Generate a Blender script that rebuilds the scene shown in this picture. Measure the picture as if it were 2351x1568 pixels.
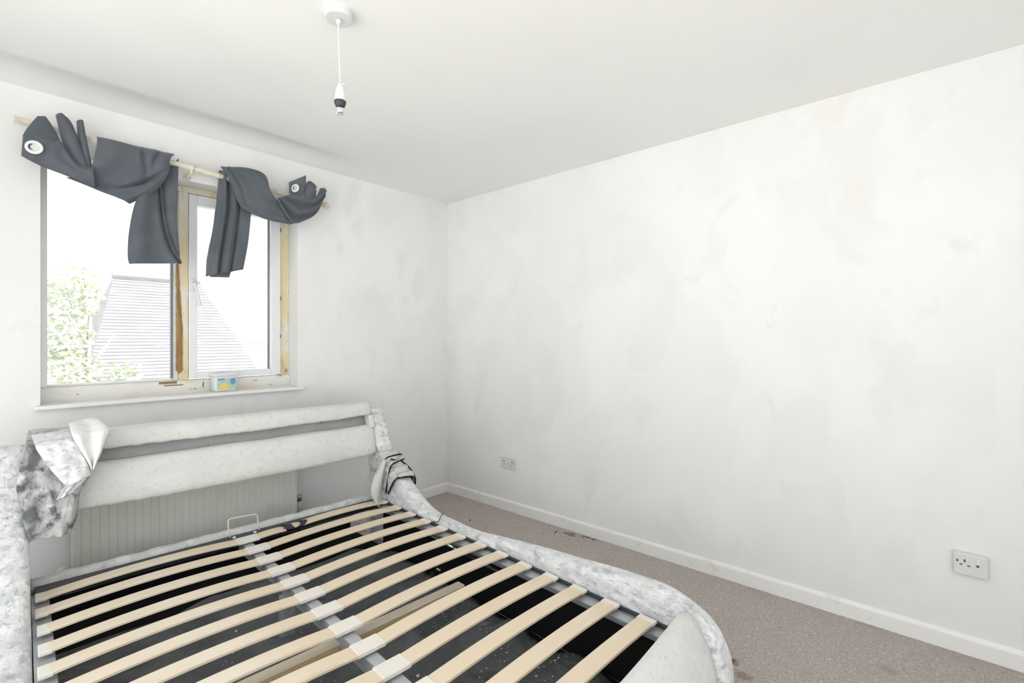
import bpy, bmesh, math, random
from mathutils import Vector, noise
random.seed(7)
for o in list(bpy.data.objects): bpy.data.objects.remove(o)
SC = bpy.context.scene
COL = SC.collection
PI = math.pi

# ---------------------------------------------------------------- camera
F_PX, CX, HY = 1110.0, 1175.5, 778.0
CAM = Vector((-2.70, -3.09, 1.28)); YAW = math.radians(41.25)
D = Vector((math.cos(YAW), math.sin(YAW), 0)); R = Vector((math.sin(YAW), -math.cos(YAW), 0))
cd = bpy.data.cameras.new('camera'); cam = bpy.data.objects.new('camera', cd); COL.objects.link(cam)
cam.location = CAM; cam.rotation_euler = (PI/2, 0, YAW - PI/2)
cd.sensor_width = 36; cd.lens = 36*F_PX/2351; cd.shift_y = -(784-HY)/2351; cd.clip_start = 0.02; cd.clip_end = 200
SC.camera = cam
# ---------------------------------------------------------------- daylight
W = bpy.data.worlds.new('sky'); SC.world = W; W.use_nodes = True
bg = W.node_tree.nodes['Background']; bg.inputs[0].default_value = (0.955, 0.98, 1.0, 1); bg.inputs[1].default_value = 1.0
sd = bpy.data.lights.new('sun', 'SUN'); sd.energy = 9.5; sd.angle = math.radians(8); sd.color = (1.0, 0.995, 0.985)
sun = bpy.data.objects.new('sun', sd); COL.objects.link(sun); sun.location = (6, 2, 9)
sun.rotation_euler = Vector((-0.75, 0.0, -0.75)).to_track_quat('-Z', 'Y').to_euler()
vs = SC.view_settings; vs.view_transform = 'Standard'; vs.look = 'None'; vs.exposure = 1.02; vs.gamma = 1.0; vs.use_curve_mapping = False

# ---------------------------------------------------------------- helpers: pixel directions met with planes of the room
def ray(x, y): return D + R*((x-CX)/F_PX) + Vector((0, 0, (HY-y)/F_PX))
def on_y(x, y, Y): v = ray(x, y); return CAM + v*((Y-CAM.y)/v.y)
def on_z(x, y, Z): v = ray(x, y); return CAM + v*((Z-CAM.z)/v.z)

# ---------------------------------------------------------------- materials
def mat(name, base, rough=0.6, metal=0.0, mixes=(), bump=None, coords='Object', sheen=0.0, trans=None, spec=0.5):
    """mixes: (colour, scale, low, high, stretch(3), detail[, kind]) laid over the base through noise"""
    m = bpy.data.materials.new(name); m.use_nodes = True
    nt = m.node_tree; N = nt.nodes; L = nt.links; b = N['Principled BSDF']
    b.inputs['Roughness'].default_value = rough; b.inputs['Metallic'].default_value = metal
    b.inputs['Specular IOR Level'].default_value = spec
    if sheen: b.inputs['Sheen Weight'].default_value = sheen
    if coords == 'World': src = N.new('ShaderNodeNewGeometry').outputs['Position']
    else: src = N.new('ShaderNodeTexCoord').outputs['Object']
    col = None
    for i, mx in enumerate(mixes):
        c2, sc, lo, hi, st, det = mx[:6]
        mp = N.new('ShaderNodeMapping'); mp.inputs['Scale'].default_value = st; L.new(src, mp.inputs['Vector'])
        mp.inputs['Location'].default_value = (i*3.7, i*1.3, i*5.1)
        if len(mx) > 6 and mx[6] == 'cells':      # squarish patches, as left by a roller or stripped paper
            t = N.new('ShaderNodeTexVoronoi'); t.distance = 'CHEBYCHEV'; t.inputs['Scale'].default_value = sc
            sp = N.new('ShaderNodeSeparateColor'); L.new(t.outputs['Color'], sp.inputs[0]); pw = N.new('ShaderNodeMath'); pw.operation = 'POWER'
            pw.inputs[1].default_value = 2.2; L.new(sp.outputs[0], pw.inputs[0]); out = pw.outputs[0]
        else:
            t = N.new('ShaderNodeTexNoise'); t.inputs['Scale'].default_value = sc; t.inputs['Detail'].default_value = det
            t.inputs['Distortion'].default_value = 0.4; out = t.outputs['Fac']
        L.new(mp.outputs[0], t.inputs['Vector'])
        r = N.new('ShaderNodeMapRange'); r.inputs['From Min'].default_value = lo; r.inputs['From Max'].default_value = hi; r.clamp = True
        L.new(out, r.inputs['Value'])
        x = N.new('ShaderNodeMix'); x.data_type = 'RGBA'
        L.new(r.outputs[0], x.inputs['Factor'])
        if col is None: x.inputs['A'].default_value = (*base, 1)
        else: L.new(col, x.inputs['A'])
        x.inputs['B'].default_value = (*c2, 1); col = x.outputs['Result']
    if col is None: b.inputs['Base Color'].default_value = (*base, 1)
    else: L.new(col, b.inputs['Base Color'])
    if bump:
        prev = None
        for sc, strength, dist in (bump if isinstance(bump, list) else [bump]):
            t = N.new('ShaderNodeTexNoise'); t.inputs['Scale'].default_value = sc; t.inputs['Detail'].default_value = 4; L.new(src, t.inputs['Vector'])
            bp = N.new('ShaderNodeBump'); bp.inputs['Strength'].default_value = strength; bp.inputs['Distance'].default_value = dist
            L.new(t.outputs['Fac'], bp.inputs['Height'])
            if prev: L.new(prev, bp.inputs['Normal'])
            prev = bp.outputs['Normal']
        L.new(prev, b.inputs['Normal'])
    return m
def stain(m, centre, radius, colour, amount, scale=22):
    """an irregular spot soaked into a surface at a fixed place in the room"""
    nt = m.node_tree; N = nt.nodes; L = nt.links; b = N['Principled BSDF']
    g = N.new('ShaderNodeNewGeometry'); s = N.new('ShaderNodeVectorMath'); s.operation = 'DISTANCE'; s.inputs[1].default_value = centre
    L.new(g.outputs['Position'], s.inputs[0])
    t = N.new('ShaderNodeTexNoise'); t.inputs['Scale'].default_value = scale; t.inputs['Detail'].default_value = 6; L.new(g.outputs['Position'], t.inputs['Vector'])
    k = N.new('ShaderNodeMath'); k.operation = 'MULTIPLY_ADD'; k.inputs[1].default_value = radius*2.4; k.inputs[2].default_value = -radius*1.2; L.new(t.outputs['Fac'], k.inputs[0])
    a = N.new('ShaderNodeMath'); a.operation = 'ADD'; L.new(s.outputs['Value'], a.inputs[0]); L.new(k.outputs[0], a.inputs[1])
    r = N.new('ShaderNodeMapRange'); r.inputs['From Min'].default_value = radius; r.inputs['From Max'].default_value = radius*0.25
    r.inputs['To Max'].default_value = amount; L.new(a.outputs[0], r.inputs['Value'])
    x = N.new('ShaderNodeMix'); x.data_type = 'RGBA'; L.new(r.outputs[0], x.inputs['Factor'])
    old = b.inputs['Base Color'].links[0].from_socket; L.new(old, x.inputs['A']); x.inputs['B'].default_value = (*colour, 1)
    L.new(x.outputs['Result'], b.inputs['Base Color'])
def glass_mat():
    m = bpy.data.materials.new('window_glass'); m.use_nodes = True; nt = m.node_tree; N = nt.nodes; L = nt.links
    N.remove(N['Principled BSDF']); out = N['Material Output']
    t = N.new('ShaderNodeBsdfTransparent'); g = N.new('ShaderNodeBsdfGlossy'); g.inputs['Roughness'].default_value = 0.02
    fr = N.new('ShaderNodeFresnel'); fr.inputs['IOR'].default_value = 1.45; mx = N.new('ShaderNodeMixShader')
    t.inputs[0].default_value = (0.97, 0.985, 0.98, 1)
    L.new(fr.outputs[0], mx.inputs[0]); L.new(t.outputs[0], mx.inputs[1]); L.new(g.outputs[0], mx.inputs[2]); L.new(mx.outputs[0], out.inputs[0])
    return m
M = {}
M['wall'] = mat('patchy_white_paint', (0.86, 0.86, 0.85), 0.85, coords='World', bump=[(60, .10, .004), (3, .08, .03)], mixes=[
    ((0.84, 0.836, 0.828), 3.2, .0, 1.0, (1, 1, .8), 2, 'cells'), ((0.885, 0.885, 0.88), 1.6, .47, .60, (1.2, 1.2, .8), 4),
    ((0.835, 0.822, 0.805), 2.0, .57, .68, (1.4, 1.4, .9), 5), ((0.83, 0.83, 0.82), 5, .62, .72, (1, 1, .8), 6)])
M['ceiling'] = mat('ceiling_paint', (0.925, 0.922, 0.905), 0.9, coords='World', bump=(40, .06, .004), mixes=[((0.905, 0.902, 0.885), 1.6, .5, .68, (1, 1, 1), 2)])
M['gloss_white'] = mat('white_gloss_paint', (0.92, 0.915, 0.895), 0.35, coords='World', mixes=[((0.76, 0.74, 0.66), 9, .62, .74, (1, 1, 1), 4)], bump=(30, .06, .003))
M['sill'] = mat('white_sill_paint', (0.88, 0.88, 0.87), 0.4, coords='World', mixes=[((0.80, 0.78, 0.72), 12, .62, .72, (1, 1, 1), 4)])
M['carpet'] = mat('taupe_carpet', (0.76, 0.685, 0.63), 1.0, coords='World', bump=[(420, .9, .01), (60, .5, .01)], spec=.1, mixes=[
    ((0.57, 0.50, 0.45), 150, .47, .60, (1, 1, 1), 4), ((0.88, 0.82, 0.77), 80, .53, .68, (1, 1, 1), 4), ((0.66, 0.59, 0.53), 7, .56, .70, (1, 1, 1), 5),
    ((0.50, 0.45, 0.39), 28, .66, .76, (1, 1, 1), 5)])
stain(M['carpet'], (-0.672, -2.487, 0), .030, (0.22, 0.045, 0.025), .8)
stain(M['carpet'], (-0.735, -2.535, 0), .035, (0.27, 0.09, 0.06), .5)
stain(M['carpet'], (-0.33, -2.95, 0), .035, (0.36, 0.33, 0.28), .35)
M['velvet'] = mat('crushed_velvet_pale', (0.76, 0.765, 0.77), 0.55, sheen=.35, bump=[(26, .5, .02), (90, .4, .008)], mixes=[
    ((0.63, 0.64, 0.65), 13, .44, .60, (1.8, .8, 1.6), 6), ((0.84, 0.845, 0.85), 22, .50, .60, (1, .7, 1.5), 5), ((0.48, 0.495, 0.51), 45, .55, .68, (1, .6, 1.4), 6), ((0.40, 0.415, 0.43), 16, .58, .72, (1.2, .7, 1.8), 6)])
M['velvet_head'] = mat('crushed_velvet_cream', (0.73, 0.73, 0.705), 0.6, sheen=.3, bump=[(14, .3, .015), (70, .25, .006)], mixes=[
    ((0.68, 0.68, 0.66), 11, .48, .66, (.6, 1, 1), 4), ((0.60, 0.61, 0.605), 38, .56, .76, (1, 1, 1), 7), ((0.48, 0.49, 0.49), 70, .64, .76, (1, 1, 1), 6)])
M['velvet_grey'] = mat('crushed_velvet_light_grey', (0.58, 0.585, 0.575), 0.6, sheen=.35, bump=[(24, .5, .02)], mixes=[((0.70, 0.705, 0.69), 16, .5, .6, (1, 1, 1), 4), ((0.44, 0.445, 0.44), 22, .56, .68, (1, 1, 1), 5)])
M['velvet_torn'] = mat('torn_velvet_grey', (0.62, 0.62, 0.61), 0.6, sheen=.3, bump=[(40, .3, .01)], mixes=[((0.30, 0.30, 0.30), 24, .5, .62, (1, 2, 1), 4)])
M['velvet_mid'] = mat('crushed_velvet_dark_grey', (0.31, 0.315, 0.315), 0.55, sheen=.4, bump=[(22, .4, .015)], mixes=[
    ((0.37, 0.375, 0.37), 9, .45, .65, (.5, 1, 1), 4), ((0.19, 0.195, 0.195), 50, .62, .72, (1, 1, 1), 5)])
M['velvet_dark'] = mat('crushed_velvet_grey', (0.46, 0.465, 0.46), 0.55, sheen=.4, bump=[(22, .5, .02), (80, .4, .01)], mixes=[
    ((0.64, 0.645, 0.64), 12, .52, .64, (1, 1, 1), 4), ((0.09, 0.095, 0.10), 11, .48, .60, (1.4, 1, 1.0), 6), ((0.14, 0.145, 0.15), 34, .56, .66, (1.3, 1, .8), 5)])
M['lining'] = mat('white_lining_cloth', (0.84, 0.84, 0.82), 0.8, bump=(40, .3, .01), mixes=[((0.74, 0.745, 0.74), 15, .5, .7, (1, 1, 1), 3)])
M['strip'] = mat('pale_backing_cloth', (0.68, 0.68, 0.65), 0.8, bump=(60, .2, .005))
M['slat'] = mat('birch_slat', (0.80, 0.675, 0.50), 0.45, bump=(80, .08, .002), mixes=[
    ((0.83, 0.745, 0.61), 3, .42, .62, (.5, 2, 2), 2), ((0.72, 0.56, 0.37), 14, .58, .74, (.12, 4, 4), 4)])
M['slat_dark'] = mat('raw_timber', (0.70, 0.52, 0.28), 0.6, mixes=[((0.60, 0.42, 0.20), 14, .5, .7, (.15, 4, 4), 4)])
M['cap'] = mat('milky_plastic', (0.84, 0.795, 0.725), 0.5, spec=.3)
M['steel'] = mat('grey_steel', (0.50, 0.52, 0.54), 0.4, metal=.35, mixes=[((0.50, 0.51, 0.52), 20, .5, .7, (1, .2, 1), 3)], bump=(60, .05, .002))
M['dark_steel'] = mat('dark_steel', (0.055, 0.06, 0.065), 0.45, metal=.3)
M['chrome'] = mat('chrome', (0.85, 0.86, 0.88), 0.12, metal=1.0)
M['black'] = mat('black_cloth', (0.012, 0.012, 0.012), 0.9, spec=.15)
M['black_plastic'] = mat('black_plastic', (0.015, 0.016, 0.018), 0.3)
M['liner'] = mat('charcoal_liner_cloth', (0.105, 0.112, 0.118), 0.45, bump=[(9, 1.0, .03), (60, .25, .006)], spec=.4, mixes=[
    ((0.17, 0.178, 0.182), 4, .48, .66, (1, 1, 1), 4), ((0.16, 0.165, 0.165), 70, .66, .74, (1, 1, 1), 5)])
M['plaster'] = mat('plaster_chip', (0.85, 0.85, 0.83), 0.9)
M['curtain'] = mat('slate_curtain_cloth', (0.150, 0.172, 0.200), 0.62, sheen=.25, bump=(500, .12, .001), mixes=[((0.200, 0.218, 0.246), 6, .45, .65, (1, 1, 1), 3)], spec=.3)
cn = M['curtain'].node_tree; tr = cn.nodes.new('ShaderNodeBsdfTranslucent'); tr.inputs[0].default_value = (0.20, 0.23, 0.28, 1); mxs = cn.nodes.new('ShaderNodeMixShader'); mxs.inputs[0].default_value = .35
cn.links.new(cn.nodes['Principled BSDF'].outputs[0], mxs.inputs[1]); cn.links.new(tr.outputs[0], mxs.inputs[2]); cn.links.new(mxs.outputs[0], cn.nodes['Material Output'].inputs[0])
M['rod'] = mat('cream_rod_paint', (0.78, 0.73, 0.63), 0.45, mixes=[((0.62, 0.55, 0.43), 14, .58, .7, (1, 1, 1), 3)])
M['upvc'] = mat('white_upvc', (0.86, 0.865, 0.87), 0.3)
M['cream_frame'] = mat('yellowed_cream_paint', (0.76, 0.66, 0.42), 0.5, coords='World', bump=(60, .25, .004), mixes=[
    ((0.80, 0.755, 0.66), 6, .46, .58, (1, 1, .5), 4), ((0.70, 0.56, 0.33), 16, .58, .68, (1, 1, .3), 4), ((0.40, 0.26, 0.12), 42, .69, .74, (1, 1, .6), 5)])
M['white_frame'] = mat('flaking_white_paint', (0.80, 0.79, 0.75), 0.5, coords='World', bump=(50, .25, .004), mixes=[
    ((0.78, 0.71, 0.58), 10, .55, .66, (.5, 1, 1), 5), ((0.45, 0.31, 0.16), 38, .69, .74, (.5, 1, 1), 5)])
M['rot'] = mat('bare_rotten_wood', (0.36, 0.215, 0.085), 0.8, coords='World', bump=(60, .5, .01), mixes=[((0.20, 0.11, 0.04), 20, .5, .66, (3, 3, .2), 5), ((0.50, 0.35, 0.18), 30, .58, .7, (3, 3, .15), 4)])
M['gasket'] = mat('grey_gasket', (0.20, 0.21, 0.24), 0.6)
M['glass'] = glass_mat()
M['radiator'] = mat('cream_radiator_enamel', (0.83, 0.83, 0.765), 0.35, coords='World', mixes=[((0.78, 0.775, 0.70), 5, .5, .7, (1, 1, 1), 3)])
M['plastic'] = mat('white_plastic', (0.82, 0.82, 0.81), 0.35)
M['socket'] = mat('socket_plastic', (0.74, 0.745, 0.745), 0.35)
M['hole'] = mat('socket_hole', (0.10, 0.10, 0.10), 0.8)
M['brass'] = mat('dull_metal', (0.42, 0.40, 0.34), 0.35, metal=.8)
M['rust'] = mat('dark_pipe', (0.16, 0.12, 0.08), 0.6, metal=.3)
M['cable'] = mat('cream_cable', (0.78, 0.76, 0.68), 0.5)
M['twig'] = mat('brown_wood', (0.14, 0.085, 0.055), 0.8)
M['crumb'] = mat('dark_crumb', (0.035, 0.03, 0.028), 0.9)
M['blue'] = mat('label_blue', (0.10, 0.38, 0.62), 0.4); M['yellow'] = mat('label_yellow', (0.85, 0.66, 0.16), 0.4); M['teal'] = mat('label_pale_green', (0.46, 0.62, 0.58), 0.4)
M['leaf'] = mat('leaf', (0.45, 0.48, 0.38), 0.6, mixes=[((0.52, 0.53, 0.38), 2.2, .45, .6, (1, 1, 1), 2), ((0.36, 0.40, 0.34), 3.1, .55, .7, (1, 1, 1), 2)])
M['bark'] = mat('bark', (0.42, 0.40, 0.36), 0.9)
M['tile'] = mat('roof_tile', (0.285, 0.26, 0.27), 0.8, mixes=[((0.34, 0.315, 0.32), 5, .45, .65, (.4, 1, 1), 3)])
M['far_brick'] = mat('far_brick', (0.50, 0.47, 0.45), 0.85)
M['far_tile'] = mat('far_roof', (0.60, 0.60, 0.61), 0.85)
M['ground'] = mat('pale_bounce_ground', (0.60, 0.60, 0.585), 0.95, coords='World', mixes=[((0.55, 0.545, 0.53), .6, .45, .6, (1, 1, 1), 3)])  # ground made pale to bounce light up to the ceiling

# ---------------------------------------------------------------- mesh helpers
def tag(o, label=None, cat=None, group=None, kind=None):
    if label: o['label'] = label
    if cat: o['category'] = cat
    if group: o['group'] = group
    if kind: o['kind'] = kind
    return o
def empty(name, loc=(0, 0, 0), rz=0, parent=None):
    o = bpy.data.objects.new(name, None); COL.objects.link(o); o.location = loc; o.rotation_euler = (0, 0, rz); o.empty_display_size = .05
    o.parent = parent; return o
class MB:
    def __init__(s): s.v = []; s.f = []
    def add(s, vs, fs): k = len(s.v); s.v += [tuple(v) for v in vs]; s.f += [tuple(i+k for i in f) for f in fs]; return s
    def box(s, a, b):
        x0, x1 = sorted((a[0], b[0])); y0, y1 = sorted((a[1], b[1])); z0, z1 = sorted((a[2], b[2]))
        return s.add([(x0,y0,z0),(x1,y0,z0),(x1,y1,z0),(x0,y1,z0),(x0,y0,z1),(x1,y0,z1),(x1,y1,z1),(x0,y1,z1)],
                     [(0,3,2,1),(4,5,6,7),(0,1,5,4),(1,2,6,5),(2,3,7,6),(3,0,4,7)])
    def tube(s, pts, rad, n=10, cap=True):
        pts = [Vector(p) for p in pts]; m = len(pts); rings = []
        up = None
        for i, p in enumerate(pts):
            t = (pts[min(i+1, m-1)] - pts[max(i-1, 0)]).normalized()
            if up is None: up = Vector((0, 0, 1)) if abs(t.z) < .9 else Vector((1, 0, 0))
            a = t.cross(up).normalized(); c = a.cross(t).normalized(); up = c
            r = rad[i] if isinstance(rad, (list, tuple)) else rad
            rings += [p + a*(r*math.cos(2*PI*k/n)) + c*(r*math.sin(2*PI*k/n)) for k in range(n)]
        fs = [(i*n+k, i*n+(k+1) % n, (i+1)*n+(k+1) % n, (i+1)*n+k) for i in range(m-1) for k in range(n)]
        if cap: fs += [tuple(reversed(range(n))), tuple((m-1)*n+k for k in range(n))]
        return s.add(rings, fs)
    def lathe(s, prof, c, n=28):
        vs = [(c[0]+r*math.cos(2*PI*k/n), c[1]+r*math.sin(2*PI*k/n), c[2]+z) for r, z in prof for k in range(n)]
        m = len(prof)
        fs = [(i*n+k, i*n+(k+1) % n, (i+1)*n+(k+1) % n, (i+1)*n+k) for i in range(m-1) for k in range(n)]
        fs += [tuple(reversed(range(n))), tuple((m-1)*n+k for k in range(n))]
        return s.add(vs, fs)
    def grid(s, P):
        nu, nv = len(P), len(P[0])
        return s.add([p for row in P for p in row], [(i*nv+j, (i+1)*nv+j, (i+1)*nv+j+1, i*nv+j+1) for i in range(nu-1) for j in range(nv-1)])
    def build(s, name, m, parent=None, smooth=False, bevel=0, solid=0, sub=0, segs=2, kind=None):
        me = bpy.data.meshes.new(name); me.from_pydata(s.v, [], s.f); me.validate()
        bm = bmesh.new(); bm.from_mesh(me); bmesh.ops.recalc_face_normals(bm, faces=bm.faces); bm.to_mesh(me); bm.free()
        me.materials.append(M[m])
        if smooth: me.polygons.foreach_set('use_smooth', [True]*len(me.polygons))
        o = bpy.data.objects.new(name, me); COL.objects.link(o); o.parent = parent
        if bevel:
            b = o.modifiers.new('bevel', 'BEVEL'); b.width = bevel; b.segments = segs; b.limit_method = 'ANGLE'; b.angle_limit = math.radians(40)
        if solid:
            q = o.modifiers.new('thickness', 'SOLIDIFY'); q.thickness = solid; q.offset = 0
        if sub:
            q = o.modifiers.new('smooth', 'SUBSURF'); q.levels = sub; q.render_levels = sub
        if kind: o['kind'] = kind
        return o
def box(name, a, b, m, parent=None, bevel=0, **k): return MB().box(a, b).build(name, m, parent, bevel=bevel, **k)
def copy_part(o, parent, loc=None):
    c = o.copy(); COL.objects.link(c); c.parent = parent
    if loc is not None: c.location = loc
    return c
def spline(pts, n):
    """Catmull-Rom through the points, n samples evenly spread over the segments"""
    P = [Vector(p) for p in pts]; P = [2*P[0]-P[1]] + P + [2*P[-1]-P[-2]]; out = []; segs = len(P)-3
    for i in range(n):
        u = i/(n-1)*segs; k = min(int(u), segs-1); t = u-k; a, b, c, d = P[k:k+4]
        out.append(.5*((2*b) + (c-a)*t + (2*a-5*b+4*c-d)*t*t + (3*b-a-3*c+d)*t**3))
    return out
def struct(o): o['kind'] = 'structure'; return o

# ---------------------------------------------------------------- room shell (x = 0 right wall, y = 0 window wall)
CH = 2.415; X0, Y0 = -3.25, -4.3
WX0, WX1, WZ0, WZ1 = -2.459, -1.271, 0.972, 2.15
struct(box('floor', (X0-.2, Y0, -.15), (.25, .28, 0), 'carpet'))
w = MB().box((X0-.2, 0, 0), (WX0, .28, CH+.1)).box((WX1, 0, 0), (.25, .28, CH+.1)).box((WX0, 0, 0), (WX1, .28, WZ0)).box((WX0, 0, WZ1), (WX1, .28, CH+.1))
struct(w.build('wall_front', 'wall'))
struct(MB().box((X0-.2, -.6, 0), (X0, -.0005, CH+.1)).box((X0-.2, Y0, 0), (X0, -3.5, CH+.1)).box((X0-.2, -3.5, 2.32), (X0, -.6, CH+.1)).build('wall_left', 'wall'))   # wide opening off camera, added to let daylight in
struct(MB().box((-1.75, Y0-.1, 0), (.25, Y0, CH+.1)).box((X0-.2, Y0-.1, 2.32), (-1.75, Y0, CH+.1)).build('wall_back', 'wall'))  # unseen opening added so daylight reaches the window wall and floor
struct(box('wall_right', (0, Y0, 0), (.25, -.0005, CH+.1), 'wall'))
# ceiling: gently uneven plaster; hollow shaped to imitate the shadow band by the window wall
P = []
ys = [Y0 + (0-Y0)*i/40 for i in range(36)] + [-.55 + .55*i/28 for i in range(29)]; ys = sorted(set(ys))
for i in range(46):
    x = X0-.2 + (.45-X0)*i/45; row = []
    for y in ys:
        h = .032*max(0, 1-((y+.17)/.16)**2)**1.3 if abs(y+.17) < .16 else 0
        h *= max(0, min(1, (x+2.9)/.3))*max(0, min(1, (-.9-x)/.5))*(.8+.5*noise.noise(Vector((x*1.1, 3, 0))))
        row.append((x, y, CH + h + .003*noise.noise(Vector((x*.9, y*.9, 0)))))
    P.append(row)
c = MB().grid(P); c.box((X0-.2, Y0, CH+.06), (.25, .28, CH+.2)); struct(c.build('ceiling', 'ceiling', smooth=True))
def skirting(name, a, b, axis):
    prof = [(0, 0), (.015, 0), (.015, .062), (.013, .069), (.009, .074), (.004, .077), (0, .077)]; vs = []; n = len(prof)
    for t in (a, b): vs += [(t, -p, z) if axis == 'x' else (-p, t, z) for p, z in prof]
    fs = [(k, (k+1) % n, n+(k+1) % n, n+k) for k in range(n)] + [tuple(range(n)), tuple(range(n, 2*n))]
    return struct(MB().add(vs, fs).build(name, 'gloss_white'))
skirting('baseboard_right', -.016, Y0, 'y'); skirting('baseboard_front', X0, 0, 'x')

# ---------------------------------------------------------------- window
win = struct(empty('window_1', ((WX0+WX1)/2, .15, WZ0)))
FY0, FY1 = .125, .20
def wbox(name, a, b, m, parent=win, bevel=.003, **k):
    o = box(name, a, b, m, None, bevel=bevel, **k); o.parent = parent; base = parent
    off = Vector((0, 0, 0))
    while base: off += base.location; base = base.parent
    o.location = -off; return o
def wbuild(mb, name, m, parent=win, **k):
    o = mb.build(name, m, None, **k); o.parent = parent; o.location = -win.location; return o
FZB, FZT = 1.045, 2.115
wbox('bottom_rail', (WX0, FY0-.01, WZ0), (WX1, FY1, FZB), 'white_frame')
wbox('top_rail', (WX0, FY0, FZT), (WX1, FY1, WZ1), 'cream_frame')
wbox('side_post', (WX0, FY0, FZB), (-2.425, FY1, FZT), 'upvc')
wbox('side_post', (-1.328, FY0, FZB), (WX1, FY1, FZT), 'cream_frame')
wbox('mullion', (-1.888, FY0-.006, FZB), (-1.843, FY1, FZT), 'cream_frame')
wbox('mullion_bead', (-1.909, FY0+.012, FZB), (-1.888, FY1, FZT), 'white_frame')
wbox('glazing_gasket', (-1.918, FY0+.025, FZB+.012), (-1.909, FY1-.02, FZT), 'gasket', bevel=0)
wbox('glazing_bead', (-2.425, FY0+.022, FZB), (-1.918, FY1-.02, FZB+.012), 'upvc', bevel=.002)
wbox('pane', (-2.425, .160, FZB+.01), (-1.915, .166, FZT), 'glass', bevel=0)
# opening sash
sash = MB()
sx0, sx1, sz0, sz1 = -1.842, -1.330, 1.052, 2.108; gx0, gx1, gz0, gz1 = -1.800, -1.388, 1.090, 2.05
sash.box((sx0, .110, sz0), (gx0, .175, sz1)).box((gx1, .110, sz0), (sx1, .175, sz1)).box((gx0, .110, sz0), (gx1, .175, gz0)).box((gx0, .110, gz1), (gx1, .175, sz1))
so = wbuild(sash, 'sash', 'upvc', bevel=.004)
def sbox(name, a, b, m, **k):
    o = box(name, a, b, m, so, **k); return o
sbox('pane', (gx0, .150, gz0), (gx1, .156, gz1), 'glass')
sbox('gasket', (gx1-.006, .142, gz0), (gx1, .158, gz1), 'gasket')
h = MB().box((-1.838, .098, 1.555), (-1.818, .111, 1.625)); h.tube([(-1.828, .098, 1.60), (-1.826, .078, 1.595), (-1.818, .072, 1.57), (-1.798, .070, 1.465)], [.008, .008, .007, .009], 10)
h.build('handle', 'plastic', so, bevel=.003)
for z in (1.30, 1.545, 1.99): sbox('hinge_stop', (-1.334, .108, z-.016), (-1.327, .118, z+.010), 'gasket')
# bare rotten wood where paint came off the mullion and bottom rail
def jag(name, left, right, y, zs, m='rot', th=.004):
    mb = MB(); n = len(zs)
    mb.add([(left[i], y, zs[i]) for i in range(n)] + [(right[i], y, zs[i]) for i in range(n)] + [(left[i], y+th, zs[i]) for i in range(n)] + [(right[i], y+th, zs[i]) for i in range(n)],
           [(i, i+1, n+i+1, n+i) for i in range(n-1)] + [(2*n+i, 3*n+i, 3*n+i+1, 2*n+i+1) for i in range(n-1)] + [(i, 2*n+i, 2*n+i+1, i+1) for i in range(n-1)] + [(n+i, n+i+1, 3*n+i+1, 3*n+i) for i in range(n-1)] + [(0, n, 3*n, 2*n), (n-1, 3*n-1, 4*n-1, 2*n-1)])
    return wbuild(mb, name, m)
zs = [1.085+i*.0193 for i in range(33)]
lf = [-1.903+.004*noise.noise(Vector((i*.9, 0, 0))) for i in range(33)]
rt = [-1.872 + .004*noise.noise(Vector((i*.7, 5, 0))) - .020*max(0, (i-12)/20) for i in range(33)]; lf[0] = -1.892; rt[0] = -1.886
for i in range(33): rt[i] = max(rt[i], lf[i]+.003)
jag('bare_wood', lf, rt, FY0-.011, zs)
mb = MB().box((-1.984, FY0-.013, 1.030), (-1.90, FY0-.009, 1.043)).box((-1.96, FY0-.0125, 1.018), (-1.87, FY0-.009, 1.024)); wbuild(mb, 'bare_wood', 'rot')
mb = MB()
for x0, z0, w_, h_ in ((-1.775, 1.005, .008, .034), (-1.50, 1.02, .028, .006), (-1.345, 1.038, .026, .007), (-1.84, .992, .04, .005), (-1.300, 1.065, .012, .022)):
    k = len(mb.v); pts_ = [(x0 + w_*t, z0 + h_*(.5+.5*math.sin(9*t+x0*40))) for t in (0, .2, .45, .7, 1)] + [(x0 + w_*t, z0 - h_*.35*math.cos(7*t)) for t in (.9, .6, .35, .1)]
    mb.add([(x, FY0-.0125, z) for x, z in pts_] + [(x, FY0-.009, z) for x, z in pts_], [tuple(range(9)), tuple(range(9, 18))] + [(i, (i+1) % 9, 9+(i+1) % 9, 9+i) for i in range(9)])
wbuild(mb, 'paint_flake', 'rot')
wbox('sill_board', (WX0-.020, -.034, WZ0-.018), (WX1+.034, -.0005, WZ0+.002), 'sill', bevel=.005)
wbox('sill_top', (WX0, -.001, WZ0-.001), (WX1, FY0-.009, WZ0+.0025), 'sill', bevel=0)

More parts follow.
